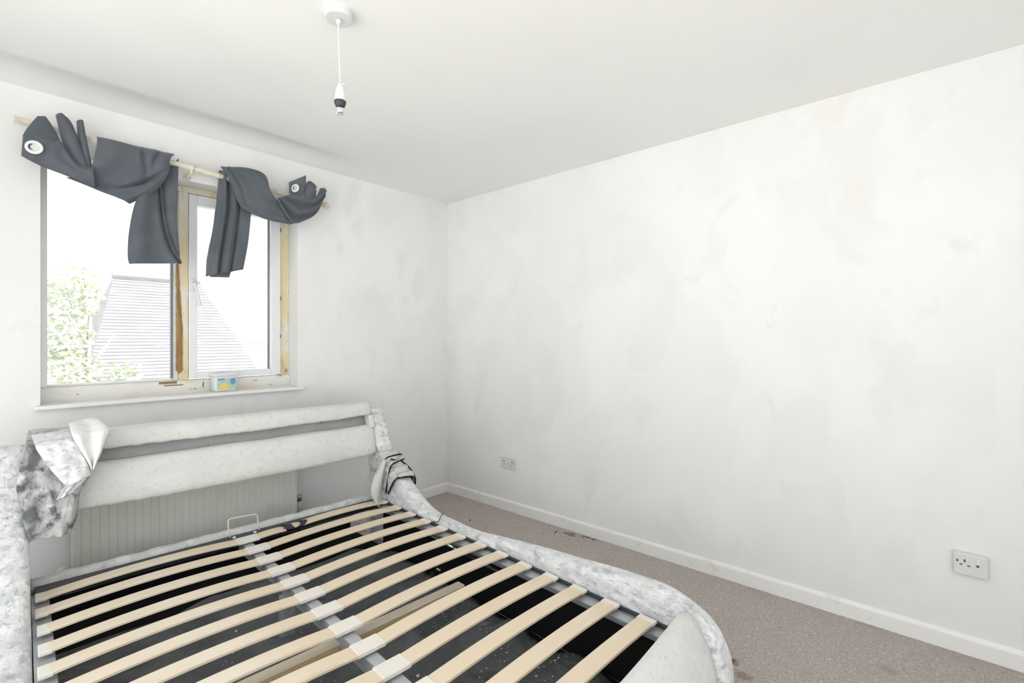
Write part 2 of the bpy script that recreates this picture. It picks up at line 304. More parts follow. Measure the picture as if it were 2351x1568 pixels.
# ---------------------------------------------------------------- bed, built in its own frame (x across, y to the head, z up)
BED = on_z(80, 1375, .30); BRZ = math.radians(-3.3)
bed = tag(empty('bed', (BED.x, BED.y, 0), BRZ), 'king-size bed frame in pale crushed velvet with bare wooden slats and no mattress', 'bed')
def bed_world(x, y, z): c_, s_ = math.cos(BRZ), math.sin(BRZ); return Vector((BED.x + x*c_ - y*s_, BED.y + x*s_ + y*c_, z))
def slab(name, prof, x0, x1, r, m, n=110, lump=.0):
    """a padded upright board: closed outline (y,z), rounded over with radius r across its thickness"""
    pts = [Vector(p) for p in prof]; k = len(pts)
    area = sum(pts[i].x*pts[(i+1) % k].y - pts[(i+1) % k].x*pts[i].y for i in range(k))
    if area < 0: pts.reverse()
    nor = []
    for i in range(k):
        t = (pts[(i+1) % k] - pts[i-1]).normalized(); nor.append(Vector((t.y, -t.x)))
    rings = []; A = 6
    for a in range(-A, A+1):
        an = a/A*PI/2; off = r*(1-math.cos(an)); x = (x0+r + r*math.sin(an)) if a <= 0 else (x1-r + r*math.sin(an))
        if a == 0:
            rings.append((x0+r, 0)); rings.append((x1-r, 0))
        else: rings.append((x, off))
    mb = MB(); vs = []
    for x, off in rings:
        for i in range(k):
            p = pts[i] - nor[i]*off; q = Vector((x, p.x, p.y))
            if lump: q += Vector((0, nor[i].x, nor[i].y))*(lump*noise.noise(Vector((x*9, p.x*7, p.y*7))))
            q.z = max(q.z, .0); vs.append(q)
    fs = [(a*k+i, a*k+(i+1) % k, (a+1)*k+(i+1) % k, (a+1)*k+i) for a in range(len(rings)-1) for i in range(k)]
    fs += [tuple(range(k)), tuple((len(rings)-1)*k+i for i in range(k))]
    mb.add(vs, fs); return mb.build(name, m, bed, smooth=True)
TOP = [(.345, .815), (.30, .845), (.248, .815), (.188, .716), (.085, .552), (-.085, .445), (-.24, .352), (-.424, .308), (-.713, .306), (-1.017, .338), (-1.275, .364),
       (-1.492, .383), (-1.681, .392), (-1.781, .384), (-1.874, .350), (-1.932, .293), (-1.966, .208), (-1.968, .11), (-1.945, .03), (-1.925, 0)]
prof = [tuple(p) for p in spline(TOP, 90)] + [(-1.2, 0), (-.4, 0), (.18, 0), (.262, .004), (.27, .03), (.27, .15), (.27, .3), (.272, .42), (.282, .50), (.305, .6), (.328, .70), (.345, .77)]
RX0, RX1 = 1.520, 1.625
sr = slab('side_rail', prof, RX0, RX1, .034, 'velvet', lump=.005)
sl = slab('side_rail', prof, -.125, -.012, .034, 'velvet', lump=.005)
# foot board: bowed, rolled top, curving out and under between the side rails
fo = [(-1.826, .362), (-1.832, .379), (-1.850, .387), (-1.868, .379), (-1.895, .340), (-1.928, .283), (-1.950, .205), (-1.953, .11), (-1.93, .03), (-1.915, .004), (-1.885, .004), (-1.905, .11), (-1.908, .20), (-1.890, .27), (-1.862, .318), (-1.838, .345)]
P = []; nf = len(fo)
for i in range(41):
    x = -.010 + 1.528*i/40; s_ = math.sin(PI*i/40); e = min(1, min(i, 40-i)/2.0)
    row = []
    for (y, z) in fo:
        cy, cz = -1.88, .2
        f = .93+.07*math.sqrt(1-(1-e)**2)
        row.append((x, cy+(y-cy)*f - .042*s_, max(.0, cz+(z-cz)*(f if z > .2 else 1) - .012*s_)))
    P.append(row + [row[0]])
fb = MB().grid(P); n1 = nf+1; fb.f.append(tuple(range(nf))); fb.f.append(tuple(40*n1+i for i in range(nf)))
fb.build('foot_board', 'velvet_head', bed, smooth=True)
# headboard: convex lower pad, rolled top pad, recessed slot between them
HX0, HX1 = -.012, 1.532
def lean(z): return .145 + (z-.56)*.29            # the front face leans back towards the wall
def pad(name, z0, z1, depth, bulge, m, parent, x0=HX0, x1=HX1, nz=14, nx=48, edge=.014, wob=.004):
    """an upholstered pad: front bulges, ends and edges rounded"""
    mb = MB(); P = []
    for i in range(nx+1):
        x = x0 + (x1-x0)*i/nx; ex = min(1, min(x-x0, x1-x)/edge); fx = math.sqrt(max(0, 1-(1-ex)**2)); row = []
        ring = []
        for j in range(2*nz):
            a = 2*PI*j/(2*nz); cz, sz = math.cos(a), math.sin(a)
            pz = abs(cz)**.45*(1 if cz > 0 else -1); py = abs(sz)**.6*(1 if sz > 0 else -1)
            zz = (z0+z1)/2 + (z1-z0)/2*pz*(.90+.10*fx); front = lean(zz)
            yy = front + depth/2 - depth/2*py*(.55+.45*fx) - (bulge*(1-pz*pz)*fx if py > 0 else 0)
            zz += wob*noise.noise(Vector((x*5, zz*4, 2))) + (wob*1.2*noise.noise(Vector((x*22, 0, 6))) - 2.5*wob*math.sin(PI*(x-x0)/(x1-x0)) if pz < -.5 else 0)
            ring.append((x, yy, zz))
        P.append(ring + [ring[0]])
    mb.grid(P); n1 = 2*nz+1; mb.f.append(tuple(range(2*nz))); mb.f.append(tuple(nx*n1+k for k in range(2*nz)))
    return mb.build(name, m, parent, smooth=True)
hb = pad('headboard', .560, .738, .070, .012, 'velvet_head', bed)
pad('top_roll', .797, .878, .080, .006, 'velvet_head', hb, nz=10)
zt, zb = .80, .725
for x0, x1 in ((HX0+.004, HX0+.036), (HX1-.036, HX1-.004)):
    MB().add([(x0, lean(zb)-.003, zb), (x1, lean(zb)-.003, zb), (x1, lean(zt)-.003, zt), (x0, lean(zt)-.003, zt), (x0, lean(zb)+.06, zb), (x1, lean(zb)+.06, zb), (x1, lean(zt)+.06, zt), (x0, lean(zt)+.06, zt)],
           [(0,1,2,3), (7,6,5,4), (0,4,5,1), (3,2,6,7), (0,3,7,4), (1,5,6,2)]).build('slot_end', 'velvet_head', hb, bevel=.006)
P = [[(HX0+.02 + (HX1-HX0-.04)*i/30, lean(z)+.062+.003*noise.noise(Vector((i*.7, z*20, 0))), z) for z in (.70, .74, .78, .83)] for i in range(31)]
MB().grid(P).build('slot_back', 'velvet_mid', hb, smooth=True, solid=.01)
# head rail with steel angle under it
P = []
for i in range(49):
    x = -.012 + 1.53*i/48; w_ = .005*noise.noise(Vector((x*16, 0, 4))); ring = []
    for j in range(12):
        a = 2*PI*j/12; ring.append((x, .150+.028*math.copysign(abs(math.cos(a))**.6, math.cos(a)) + w_, .290+(.032+w_)*math.copysign(abs(math.sin(a))**.6, math.sin(a))))
    P.append(ring + [ring[0]])
mb = MB().grid(P); mb.f.append(tuple(range(12))); mb.f.append(tuple(48*13+k for k in range(12)))
mb.build('head_rail', 'velvet_grey', bed, smooth=True)
hs = MB().box((.0, .058, .262), (1.515, .124, .300)).build('head_angle', 'dark_steel', bed, bevel=.003)
for x in (.700, .795): MB().lathe([(0.0001, .004), (.006, .003), (.008, 0), (.008, -.004)], (x, .084, .303), 12).build('bolt', 'plastic', hs, smooth=True)
mb = MB(); mb.tube([(.688, .10, .29), (.680, .104, .345), (.678, .105, .385), (.690, .106, .392), (.800, .107, .385), (.812, .106, .376), (.814, .105, .345), (.822, .10, .29)], .0032, 8)
mb.build('mattress_stop', 'cable', bed, smooth=True)
# steel angles along both sides, centre bar, legs
box('side_angle', (-.010, -1.80, .272), (.040, .09, .282), 'steel', bed, bevel=.002)
mb = MB().box((1.462, -1.80, .272), (1.517, .09, .282)).box((1.498, -1.80, .235), (1.504, .09, .282)); mb.build('side_angle', 'steel', bed, bevel=.002)
box('side_shade_board', (1.508, -1.80, .02), (1.5185, .06, .271), 'black', bed)  # black boards added to put the shade under the slats into colour
box('side_shade_board', (-.0105, -1.80, .02), (-.002, .06, .271), 'black', bed)
box('dark_edge', (1.509, -1.80, .2825), (1.5185, .06, .296), 'dark_steel', bed)
box('centre_bar', (.715, -1.84, .235), (.757, .07, .288), 'steel', bed, bevel=.004)
for y in (-.52, -1.36): box('centre_leg', (.700, y-.022, 0), (.752, y+.022, .2345), 'steel', bed, bevel=.004)
MB().box((-.0, -1.003, .205), (1.268, -.985, .246)).build('cross_rail', 'slat_dark', bed, bevel=.004)
MB().box((.02, -1.006, .2465), (1.262, -.962, .2555)).build('cross_rail_top', 'slat', bed, bevel=.003)
# slats: thirteen rows of two sprung halves with plastic end caps, joined by a cap on the centre bar
SW, ST = .0305, .0048
def slat_mesh(x0, x1, y0, y1, bow, z=.302, round_end=None, name='slat'):
    n = 14; vs = []; fs = []
    for i in range(n+1):
        t = i/n; x = x0+(x1-x0)*t; y = y0+(y1-y0)*t; h_ = bow*4*t*(1-t)
        hw = SW
        if round_end == 'r' and t > .93: hw = SW*math.sqrt(max(.02, 1-((t-.93)/.07)**2))
        for a, b in ((-hw, -ST), (hw, -ST), (hw, ST*.6), (hw*.9, ST), (-hw*.9, ST), (-hw, ST*.6)): vs.append((x, y+a, z+h_+b))
    k = 6
    for i in range(n): fs += [(i*k+j, i*k+(j+1) % k, (i+1)*k+(j+1) % k, (i+1)*k+j) for j in range(k)]
    fs += [tuple(range(k)), tuple(n*k+j for j in range(k))]
    return MB().add(vs, fs)
def cap(name, x0, x1, y, parent, z=.302, h=.0062, hw=.0325, tilt=0):
    o = MB().box((x0, y-hw, z-h), (x1, y+hw, z+h)).build(name, 'cap', parent, bevel=.003); return o
def yrow(k, x): return -.004 + .036*(x/1.5) - .1453*k
proto = {}
for k in range(13):
    off = Vector((0, -.1453*k, 0))
    if k == 0:
        b1 = slat_mesh(.008, .70, yrow(0, 0), yrow(0, .7), .015).build('slat', 'slat', bed, smooth=False)
        cap('end_cap', .0, .034, yrow(0, 0), b1)
        # the right half of the first row is snapped and bound with black tape
        b2 = slat_mesh(.775, .925, yrow(0, .77), yrow(0, .92)+.004, .004, round_end='r').build('slat', 'slat', bed)
        b3 = slat_mesh(.955, 1.500, yrow(0, .95)+.012, yrow(0, 1.5), .011).build('slat', 'slat', bed)
        cap('end_cap', 1.474, 1.506, yrow(0, 1.5), b3)
        tp = MB()
        for q, (xa, rr, sk) in enumerate(((.915, .030, .02), (.945, .033, -.016), (.985, .030, .03))):
            P = []
            for i in range(19):
                a = 2*PI*i/18
                P.append([(xa + w_ + sk*math.sin(a), yrow(0, .94)+.01+rr*math.cos(a)*1.08, .303+.0135*math.sin(a)*(1+.3*noise.noise(Vector((a, q, w_*40))))) for w_ in (-.018, -.006, .006, .016)])
            tp.grid(P)
        tp.build('black_tape', 'black_plastic', b2, smooth=True, solid=.003)
        cc = cap('centre_cap', .690, .786, yrow(0, .735), bed, h=.0075)
    else:
        if k == 1:
            s1 = slat_mesh(.008, .70, yrow(0, 0), yrow(0, .7), .015); s2 = slat_mesh(.772, 1.500, yrow(0, .77), yrow(0, 1.5), .012)
            p1 = s1.build('slat', 'slat', bed); p2 = s2.build('slat', 'slat', bed)
            c1 = cap('end_cap', .0, .034, yrow(0, 0), p1); c2 = cap('end_cap', 1.474, 1.506, yrow(0, 1.5), p2)
            pc = copy_part(cc, bed)
            a1, a2, ac = p1, p2, pc
        else:
            a1 = copy_part(p1, bed); copy_part(c1, a1); a2 = copy_part(p2, bed); copy_part(c2, a2); ac = copy_part(cc, bed)
        j = random.uniform(-.003, .003)
        a1.location = off + Vector((random.uniform(-.004, .004), j, 0)); a2.location = off + Vector((random.uniform(-.004, .004), j, 0)); ac.location = off + Vector((0, j, 0))
# gas strut and its clip under the right side
mb = MB().tube([(1.480, -.44, .243), (1.480, -.56, .240), (1.480, -.72, .236)], .009, 10); st = mb.build('gas_strut', 'chrome', bed, smooth=True)
MB().tube([(1.480, -.72, .236), (1.480, -1.0, .225)], .012, 10).build('strut_cylinder', 'black_plastic', st, smooth=True)
MB().lathe([(.0001, .012), (.010, .009), (.014, 0), (.010, -.009), (.0001, -.012)], (1.480, -.43, .243), 14).build('ball_joint', 'chrome', st, smooth=True)
# torn velvet bunched round the right side rail where it climbs to the headboard
def rail_pt(s):   # crest of the rail between two stations
    return Vector((0, .085-.17*s, .552-.107*s))
P = []
xm, hw = (RX0+RX1)/2, (RX1-RX0)/2
tang = Vector((0, -.17, -.107)).normalized(); upn = Vector((0, -.107*-1, .17)).normalized(); upn = Vector((0, -tang.z, tang.y)); upn = upn if upn.z > 0 else -upn
for i in range(43):
    u = i/42; a = PI*(1-u); row = []
    for j in range(27):
        s_ = -.12 + 1.12*j/26 + .26*math.sin(a)*0 + .10*math.cos(a)
        cpt = rail_pt(s_)
        rip = abs(math.sin(2*PI*(1.9*j/26 + .35*math.cos(a)) + 1.2*noise.noise(Vector((u*3, j*.08, 0)))))
        rr = .010 + .016*rip + .003*noise.noise(Vector((u*6, j*.3, 3)))
        ca, sa = math.cos(a), math.sin(a)
        lat = math.copysign(abs(ca)**.5, ca)*(hw+rr); hgt = (math.copysign(abs(sa)**.7, sa)*(.050) + rr*sa - .048 - (.075*max(0, 1-sa*2.2)))
        row.append(cpt + Vector((xm+lat, 0, 0)) + upn*hgt)
    P.append(row)
to = MB().grid(P).build('torn_velvet', 'velvet_torn', bed, smooth=True, solid=.004)
P = []
for i in range(13):
    t = i/12; z = .50-.235*t; hw_ = .026*(1-.35*abs(t-.5)) * (1 if t < .85 else 1-(t-.85)*4)
    xc = 1.497-.016*t + .006*math.sin(4*t); yc = .075-.045*t
    P.append([(xc + hw_*s_, yc + .012*math.sin(2.2*t+s_*1.8) - .014*s_, z + .012*s_*t) for s_ in (-1, -.5, 0, .5, 1)])
def bed_at(px, py, Y):   # pixel direction met with the plane y = Y of the bed frame, in bed coordinates
    v = ray(px, py); c_, s_ = math.cos(BRZ), math.sin(BRZ); rel = CAM - Vector((BED.x, BED.y, 0))
    lx_, ly_ = rel.x*c_ + rel.y*s_, -rel.x*s_ + rel.y*c_; vx, vy = v.x*c_ + v.y*s_, -v.x*s_ + v.y*c_
    t = (Y-ly_)/vy; return Vector((lx_+vx*t, Y, rel.z+v.z*t))
A_ = spline([bed_at(x, y, .02) for x, y in ((874, 1062), (858, 1105), (853, 1135), (868, 1166))], 16); B_ = spline([bed_at(x, y, .02) for x, y in ((886, 1052), (882, 1085), (880, 1125), (872, 1167))], 16)
P = [[A_[j].lerp(B_[j], u/5) + Vector((0, .012*math.sin(u*1.1+j*.25), 0)) for u in range(6)] for j in range(16)]
MB().grid(P).build('hanging_strip', 'strip', to, smooth=True, solid=.003)
def wrap_pt(u, s_, rr):
    a = PI*(1-u); ca, sa = math.cos(a), math.sin(a)
    return rail_pt(s_+.10*ca) + Vector((xm+math.copysign(abs(ca)**.5, ca)*(hw+rr), 0, 0)) + upn*(math.copysign(abs(sa)**.7, sa)*.050 + rr*sa - .048 - .075*max(0, 1-sa*2.2))
for path in ([(u/16, 1.0, .016) for u in range(17)], [(u/16, .95-.95*(u/16)**.8, .026) for u in range(15)], [(u/16, .45-.55*(u/16)**.8, .028) for u in range(13)], [(.45+u/22, .25+.75*u/10, .024) for u in range(11)]):
    MB().tube([wrap_pt(*q) for q in path], .0042, 7).build('dark_hem', 'black', to, smooth=True)
mb = MB().tube([tuple(p) for p in spline([(1.612, -.400, .302), (1.585, -.425, .317), (1.555, -.45, .316), (1.530, -.46, .300), (1.505, -.448, .306)], 14)], .0019, 6)
mb.build('loose_thread', 'black', bed, smooth=True)

# ---------------------------------------------------------------- liner cloth inside the bed and added black shade sheet to the wall
P = []
for i in range(61):
    x = .020 + 1.455*i/60; row = []
    for j in range(76):
        y = .02 - 1.80*j/75
        n_ = noise.noise(Vector((x*2.2, y*3.4, 0))); r_ = 1-abs(noise.noise(Vector((x*1.6+y*.9, y*2.8, 7))))
        e = max(0, 1-min(1, min(x-.03, 1.475-x)/.05))
        row.append((x, y, .046 + .016*n_ + .042*max(0, r_-.78)/.22 - .022*e))
    P.append(row)
ln = MB().grid(P).build('liner_cloth', 'liner', None, smooth=True, solid=.004)
ln.location = (BED.x, BED.y, 0); ln.rotation_euler = (0, 0, BRZ)
tag(ln, 'rumpled charcoal cloth with white specks spread on the floor inside the bed', 'cloth')
o = MB().box((-.008, -1.80, .0005), (1.518, .462, .006)).box((-.008, .458, .006), (1.518, .462, .105)).build('shade_sheet', 'black'); o.location = (BED.x, BED.y, 0); o.rotation_euler = (0, 0, BRZ)  # black sheet added in place of the shade under the bed
tag(o, 'flat black sheet added as shade on the floor under the bed, turned up at the wall', 'sheet')
# plaster crumbs on the liner: dust as stuff, the larger chips one by one
def liner_z(x, y):
    n_ = noise.noise(Vector((x*2.2, y*3.4, 0))); r_ = 1-abs(noise.noise(Vector((x*1.6+y*.9, y*2.8, 7)))); return .049 + .016*n_ + .042*max(0, r_-.78)/.22
def chip(mb, c, s):
    vs = [Vector(c) + Vector((random.uniform(.6, 1)*s*a, random.uniform(.6, 1)*s*b, random.uniform(.4, .7)*s*h_)) for a, b, h_ in ((1,0,0),(-.5,.8,0),(-.5,-.8,0),(0,0,1),(.2,.3,.8))]
    mb.add(vs, [(0,1,2),(0,4,1),(1,4,3),(1,3,2),(2,3,0),(0,3,4)])
mb = MB()
for i in range(950):
    x = .08+1.36*random.random(); y = -.25-1.45*random.random()**.75
    if noise.noise(Vector((x*2.5, y*2.5, 9))) < -.15: continue
    chip(mb, (x, y, liner_z(x, y)), random.choice((.002, .0025, .003, .004, .005))*(1.25 if y < -.9 else .9))
o = mb.build('plaster_dust', 'plaster', None, kind='stuff'); o.location = (BED.x, BED.y, 0); o.rotation_euler = (0, 0, BRZ)
tag(o, 'white plaster dust scattered over the charcoal cloth inside the bed', 'debris')
for x, y, s in ((.95, -1.12, .012), (.62, -1.32, .012), (1.12, -1.52, .011), (.60, -.30, .010), (1.30, -.40, .008), (.35, -.62, .009), (1.05, -1.33, .007), (.90, -1.52, .009), (.40, -.95, .007), (1.05, -.62, .008)):
    mb = MB(); chip(mb, (0, 0, 0), s); o = mb.build('plaster_chip', 'plaster'); o.location = bed_world(x, y, liner_z(x, y)+.001)
    tag(o, 'white chip of plaster lying on the charcoal cloth inside the bed', 'debris', 'plaster chips under the slats')
for y in (-.24, -1.20):
    mb = MB(); chip(mb, (0, 0, 0), .011); o = mb.build('plaster_chip', 'plaster'); o.location = bed_world(.738, y-.07*(y < -1), .2885)
    tag(o, 'white chip of plaster lying on the steel centre bar', 'debris', 'plaster chips on the bar')
# foot bracket of the gas strut: black plastic with a bright plate and screws
q = MB().box((1.385, -.625, .05), (1.445, -.585, .125)).build('strut_bracket', 'black_plastic', bed, bevel=.007)
for y in (-.612, -.600, -.590): MB().lathe([(.0001, .006), (.005, .004), (.006, 0), (.005, -.002)], (1.43, y, .1255), 10).build('screw', 'chrome', q, smooth=True)
MB().add([(1.386, -.624, .1255), (1.412, -.622, .1255), (1.402, -.592, .1255), (1.386, -.624, .1275), (1.412, -.622, .1275), (1.402, -.592, .1275)], [(0,2,1),(3,4,5),(0,1,4,3),(1,2,5,4),(2,0,3,5)]).build('plate', 'chrome', q)
# extension socket standing on the floor behind the bed
p = on_z(826, 1217, 0.006)
q = tag(empty('extension_socket', (p.x, p.y, .0065), -.25), 'cream extension socket block standing on the floor behind the head of the bed', 'socket')
MB().box((-.06, -.016, 0), (.04, .016, .078)).build('body', 'cable', q, bevel=.004)
MB().box((-.026, -.0168, .046), (-.002, -.015, .050)).box((.006, -.0168, .030), (.011, -.015, .042)).build('pin_slot', 'hole', q)
mb = MB().tube([(.04, 0, .02), (.10, -.02, .004), (.22, .01, .004), (.36, -.03, .004)], .0035, 8); mb.build('cord', 'black_plastic', q, smooth=True)

# ---------------------------------------------------------------- velvet cloth thrown over the left corner of the headboard
vc = tag(empty('velvet_cloth', bed_world(.08, .20, .89), BRZ), 'grey crushed velvet cloth with white lining draped over the headboard corner', 'cloth')
VO = Vector((.08, .20, .89))
def cloth_loft(name, left, right, m, fn, nu=26, nv=36, Y=.10, parent=vc):
    A, B = spline([bed_at(x, y, Y) for x, y in left], nv), spline([bed_at(x, y, Y) for x, y in right], nv); P = []
    for i in range(nu+1):
        u = i/nu; row = []
        for j in range(nv):
            v = j/(nv-1); p_ = A[j].lerp(B[j], u); p_ = Vector((p_.x, p_.y + fn(u, v, p_), p_.z)); row.append(p_ - VO)
        P.append(row)
    return MB().grid(P).build(name, m, parent, smooth=True, solid=.004)
def fold_main(u, v, p_):
    back = max(0, 1-v/.12); y = .145*back**1.2 - .05*v
    y += .030*noise.noise(Vector((u*3.2+v*1.5, v*4.5-u*1.2, 0))) + .030*abs(noise.noise(Vector((u*4-v*3, v*5+u*2, 4))))
    y += .012*math.sin(5*u*PI)*max(0, v-.55) - .02*math.sin(u*PI)*v
    return y
cloth_loft('main_sheet', [(66, 1001), (52, 1040), (44, 1080), (38, 1118), (46, 1160), (56, 1200), (70, 1233)], [(206, 986), (208, 1030), (206, 1075), (200, 1100), (182, 1130), (176, 1180), (160, 1217)], 'velvet_dark', fold_main)
cloth_loft('turned_flap', [(72, 1003), (90, 1037), (120, 1076), (150, 1108)], [(166, 987), (180, 1025), (195, 1055), (204, 1080)], 'velvet', lambda u, v, p_: .11*max(0, 1-v/.18)-.054-.03*v-.014*math.sin(PI*u)+.012*noise.noise(Vector((u*4, v*5, 2))), Y=.10)
cloth_loft('turned_flap', [(152, 1098), (141, 1120), (127, 1144)], [(204, 1078), (190, 1097), (166, 1124)], 'velvet', lambda u, v, p_: -.074+.03*v+.010*noise.noise(Vector((u*4, v*5, 5))), Y=.10, nv=14, nu=14)
cloth_loft('lining_corner', [(160, 974), (162, 990), (172, 1012), (190, 1040), (206, 1068)], [(222, 960), (246, 980), (238, 1006), (224, 1040), (210, 1070)], 'lining', lambda u, v, p_: .12*max(0, 1-v/.3)-.062-.012*math.sin(3*PI*u)-.01*v+.006*noise.noise(Vector((u*5, v*5, 8))), Y=.10, nu=20, nv=24)

# ---------------------------------------------------------------- curtain rod and two knotted-up curtains
RA, RB = on_y(32, 273, -.085), on_y(742, 470, -.085)
rod = tag(empty('curtain_rod', (RA+RB)/2), 'cream curtain rod with round end knob above the window', 'curtain rod')
ro = (RA+RB)/2
MB().tube([RA-ro, RB-ro], .0155, 18).build('pole', 'rod', rod, smooth=True)
e = (RB-RA).normalized()
MB().tube([RB-ro, RB-ro+e*.006, RB-ro+e*.012, RB-ro+e*.03, RB-ro+e*.042, RB-ro+e*.046], [.014, .014, .020, .021, .014, .004], 18).build('finial', 'rod', rod, smooth=True)
for px in (440, 705):
    t = (on_y(px, 380, -.085).x - RA.x)/(RB.x-RA.x); c = RA.lerp(RB, t) - ro
    mb = MB().tube([c+Vector((0, .085, -.03)), c+Vector((0, .05, -.03)), c+Vector((0, .012, -.026)), c+Vector((0, 0, -.012))], [.011, .008, .008, .010], 12)
    mb.tube([c+Vector((0, .0845, -.03)), c+Vector((0, .078, -.03))], [.021, .018], 18)
    mb.tube([c-e*.010, c+e*.010], .0190, 18)
    mb.build('bracket', 'rod', rod, smooth=True)
def curtain(label, px, py):
    p_ = on_y(px, py, -.085); o = tag(empty('curtain', p_), label, 'curtain', 'knotted curtains on the rod'); return o
def loft(par, name, left, right, fn, Y=-.12, nu=28, nv=36, m='curtain', solid=.003):
    A, B = spline([on_y(x, y, Y) for x, y in left], nv), spline([on_y(x, y, Y) for x, y in right], nv); P = []
    for i in range(nu+1):
        u = i/nu; row = []
        for j in range(nv):
            v = j/(nv-1); p_ = A[j].lerp(B[j], u); row.append(Vector((p_.x, p_.y - fn(u, v), p_.z)) - par.location)
        P.append(row)
    return MB().grid(P).build(name, m, par, smooth=True, solid=solid)
nz = lambda a, b, c=0: noise.noise(Vector((a, b, c)))
bul = lambda t: math.sqrt(max(0, 1-(2*t-1)**2))
def ring(par, px, py, Y, nrm, r=.020):
    c = on_y(px, py, Y) - par.location; n_ = Vector(nrm).normalized(); a = n_.cross(Vector((0, 0, 1))).normalized(); b = n_.cross(a)
    mb = MB(); P = []
    for i in range(25):
        t = 2*PI*i/24; P.append([c + (a*math.cos(t)+b*math.sin(t))*(r+.006*math.cos(q)) + n_*(.004*math.sin(q)) for q in [2*PI*k/8 for k in range(9)]])
    mb.grid(P); mb.build('eyelet', 'plastic', par, smooth=True)
    mb = MB(); P = [[c + (a*math.cos(2*PI*i/24)+b*math.sin(2*PI*i/24))*rr - n_*.001 for rr in (.001, r)] for i in range(25)]; mb.grid(P).build('eyelet_hole', 'strip', par, smooth=True)
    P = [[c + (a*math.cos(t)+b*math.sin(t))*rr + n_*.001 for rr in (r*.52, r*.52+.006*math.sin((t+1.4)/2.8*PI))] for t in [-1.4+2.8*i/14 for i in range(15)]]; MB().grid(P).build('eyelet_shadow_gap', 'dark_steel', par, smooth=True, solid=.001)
CL = curtain('dark slate curtain with broad twisted swag on the rod above the large pane', 225, 330)
loft(CL, 'eyelet_header', [(50, 319), (85, 323), (118, 330), (138, 334), (170, 378), (206, 392)], [(47, 362), (68, 374), (100, 389), (150, 408), (185, 424), (215, 437)],
     lambda u, v: .022+.038*bul(.22+.70*u)+.012*nz(u*3, v*5)+.010*math.sin(7*v+3*u)*v, Y=-.125, nu=20, nv=40)
loft(CL, 'header_top', [(86, 268), (62, 298), (50, 319)], [(104, 268), (124, 303), (138, 334)], lambda u, v: .005+.045*v**.7*bul(u*.8+.1)+.01*v, Y=-.115, nu=18)
loft(CL, 'header_fold', [(128, 266), (140, 318), (158, 366), (190, 410)], [(143, 264), (163, 284), (186, 345), (207, 398)], lambda u, v: .005+.030*bul(u)+.015*v, Y=-.115, nu=14)
loft(CL, 'header_fold', [(176, 279), (180, 330), (189, 380), (200, 404)], [(190, 279), (197, 318), (206, 366), (210, 392)], lambda u, v: .004+.024*bul(u)+.015*v, Y=-.11, nu=12)
loft(CL, 'lower_wrap', [(47, 362), (68, 374), (100, 389), (150, 408), (185, 424), (215, 437)], [(52, 352), (75, 364), (106, 379), (155, 398), (190, 414), (220, 427)], lambda u, v: .022+.038*bul(.92)*(1-u)-.05*u, Y=-.125, nu=8)
def swag(u, v):
    wrap = min(1, v/.16); y = -.035*(1-wrap)**2 + .045*math.sin(PI*min(1, v*.9+.12))
    f1 = math.exp(-((u-.62-.25*(v-.2))/.045)**2)*min(1, v*5)*max(0, 1-v/.75); f2 = math.exp(-((u-.84+.15*v)/.05)**2)*max(0, 1-abs(v-.25)*3)
    f3 = math.exp(-((u-.95+1.0*(v-.45))/.05)**2)*max(0, 1-abs(v-.66)*4.2)
    return y + .014*nz(u*3, v*3) - .034*f1 - .028*f2 - .042*f3 - .03*max(0, u-.9)*8*v
loft(CL, 'swag', [(224, 312), (216, 352), (206, 386), (190, 410), (150, 407)], [(403, 352), (386, 370), (383, 402), (356, 438), (300, 466)], swag, Y=-.118, nu=56, nv=48)
def tail(u, v):
    y = .012*math.sin(2*PI*1.15*u+.4)+.010*nz(u*3, v*2) + .016*bul(.1+.8*u)
    s_ = .42+.50*v; y += .030*(1/(1+math.exp((u-s_)*60))) - .018*math.exp(-((u-s_-.05)/.03)**2); y -= .018*math.exp(-((u-s_-.14)/.025)**2)
    return y
loft(CL, 'tail', [(320, 440), (303, 478), (291, 540), (288, 590), (292, 608)], [(407, 366), (406, 430), (404, 510), (409, 572), (415, 606)], tail, Y=-.072, nu=44)
loft(CL, 'tail_back', [(318, 440), (310, 480), (302, 540), (300, 600)], [(400, 372), (400, 430), (398, 510), (412, 598)], lambda u, v: 0, Y=-.052, nu=10)
ring(CL, 78, 338, -.192, (-.25, -1, .05), .0235)
CR = curtain('dark slate curtain with narrow swag on the rod above the opening sash', 600, 430)
def tailr(u, v):
    y = .014*bul(.1+.8*u)+.004*nz(u*4, v*3)
    y += .020*math.exp(-((u-.20-.02*v)/.06)**2) - .024*math.exp(-((u-.34)/.035)**2) + .016*math.exp(-((u-.50)/.07)**2) - .024*math.exp(-((u-.66)/.03)**2)
    return y + .010*nz(u*7, v*9, 3)*max(0, 1-u/.35)
loft(CR, 'tail', [(501, 392), (497, 450), (486, 530), (474, 590), (471, 635)], [(556, 404), (574, 470), (574, 500), (568, 560), (557, 619)], tailr, Y=-.075, nu=44)
loft(CR, 'tail_back', [(512, 400), (508, 450), (500, 530), (486, 600), (482, 636)], [(548, 404), (552, 470), (548, 520), (540, 590), (526, 637)], lambda u, v: 0, Y=-.058, nu=10)
def swr(u, v):
    wrap = min(1, v/.14); y = -.035*(1-wrap)**2 + .030*bul(.08+.84*u)*min(1, .4+v) + .008*nz(u*3, v*4)
    return y - .016*math.exp(-((u-.22)/.05)**2)*max(0, 1-v*1.6)
loft(CR, 'swag', [(510, 380), (532, 430), (545, 468), (562, 484), (610, 505), (665, 516)], [(566, 382), (606, 402), (618, 436), (630, 458), (650, 478), (690, 508)], swr, Y=-.118, nu=32, nv=44)
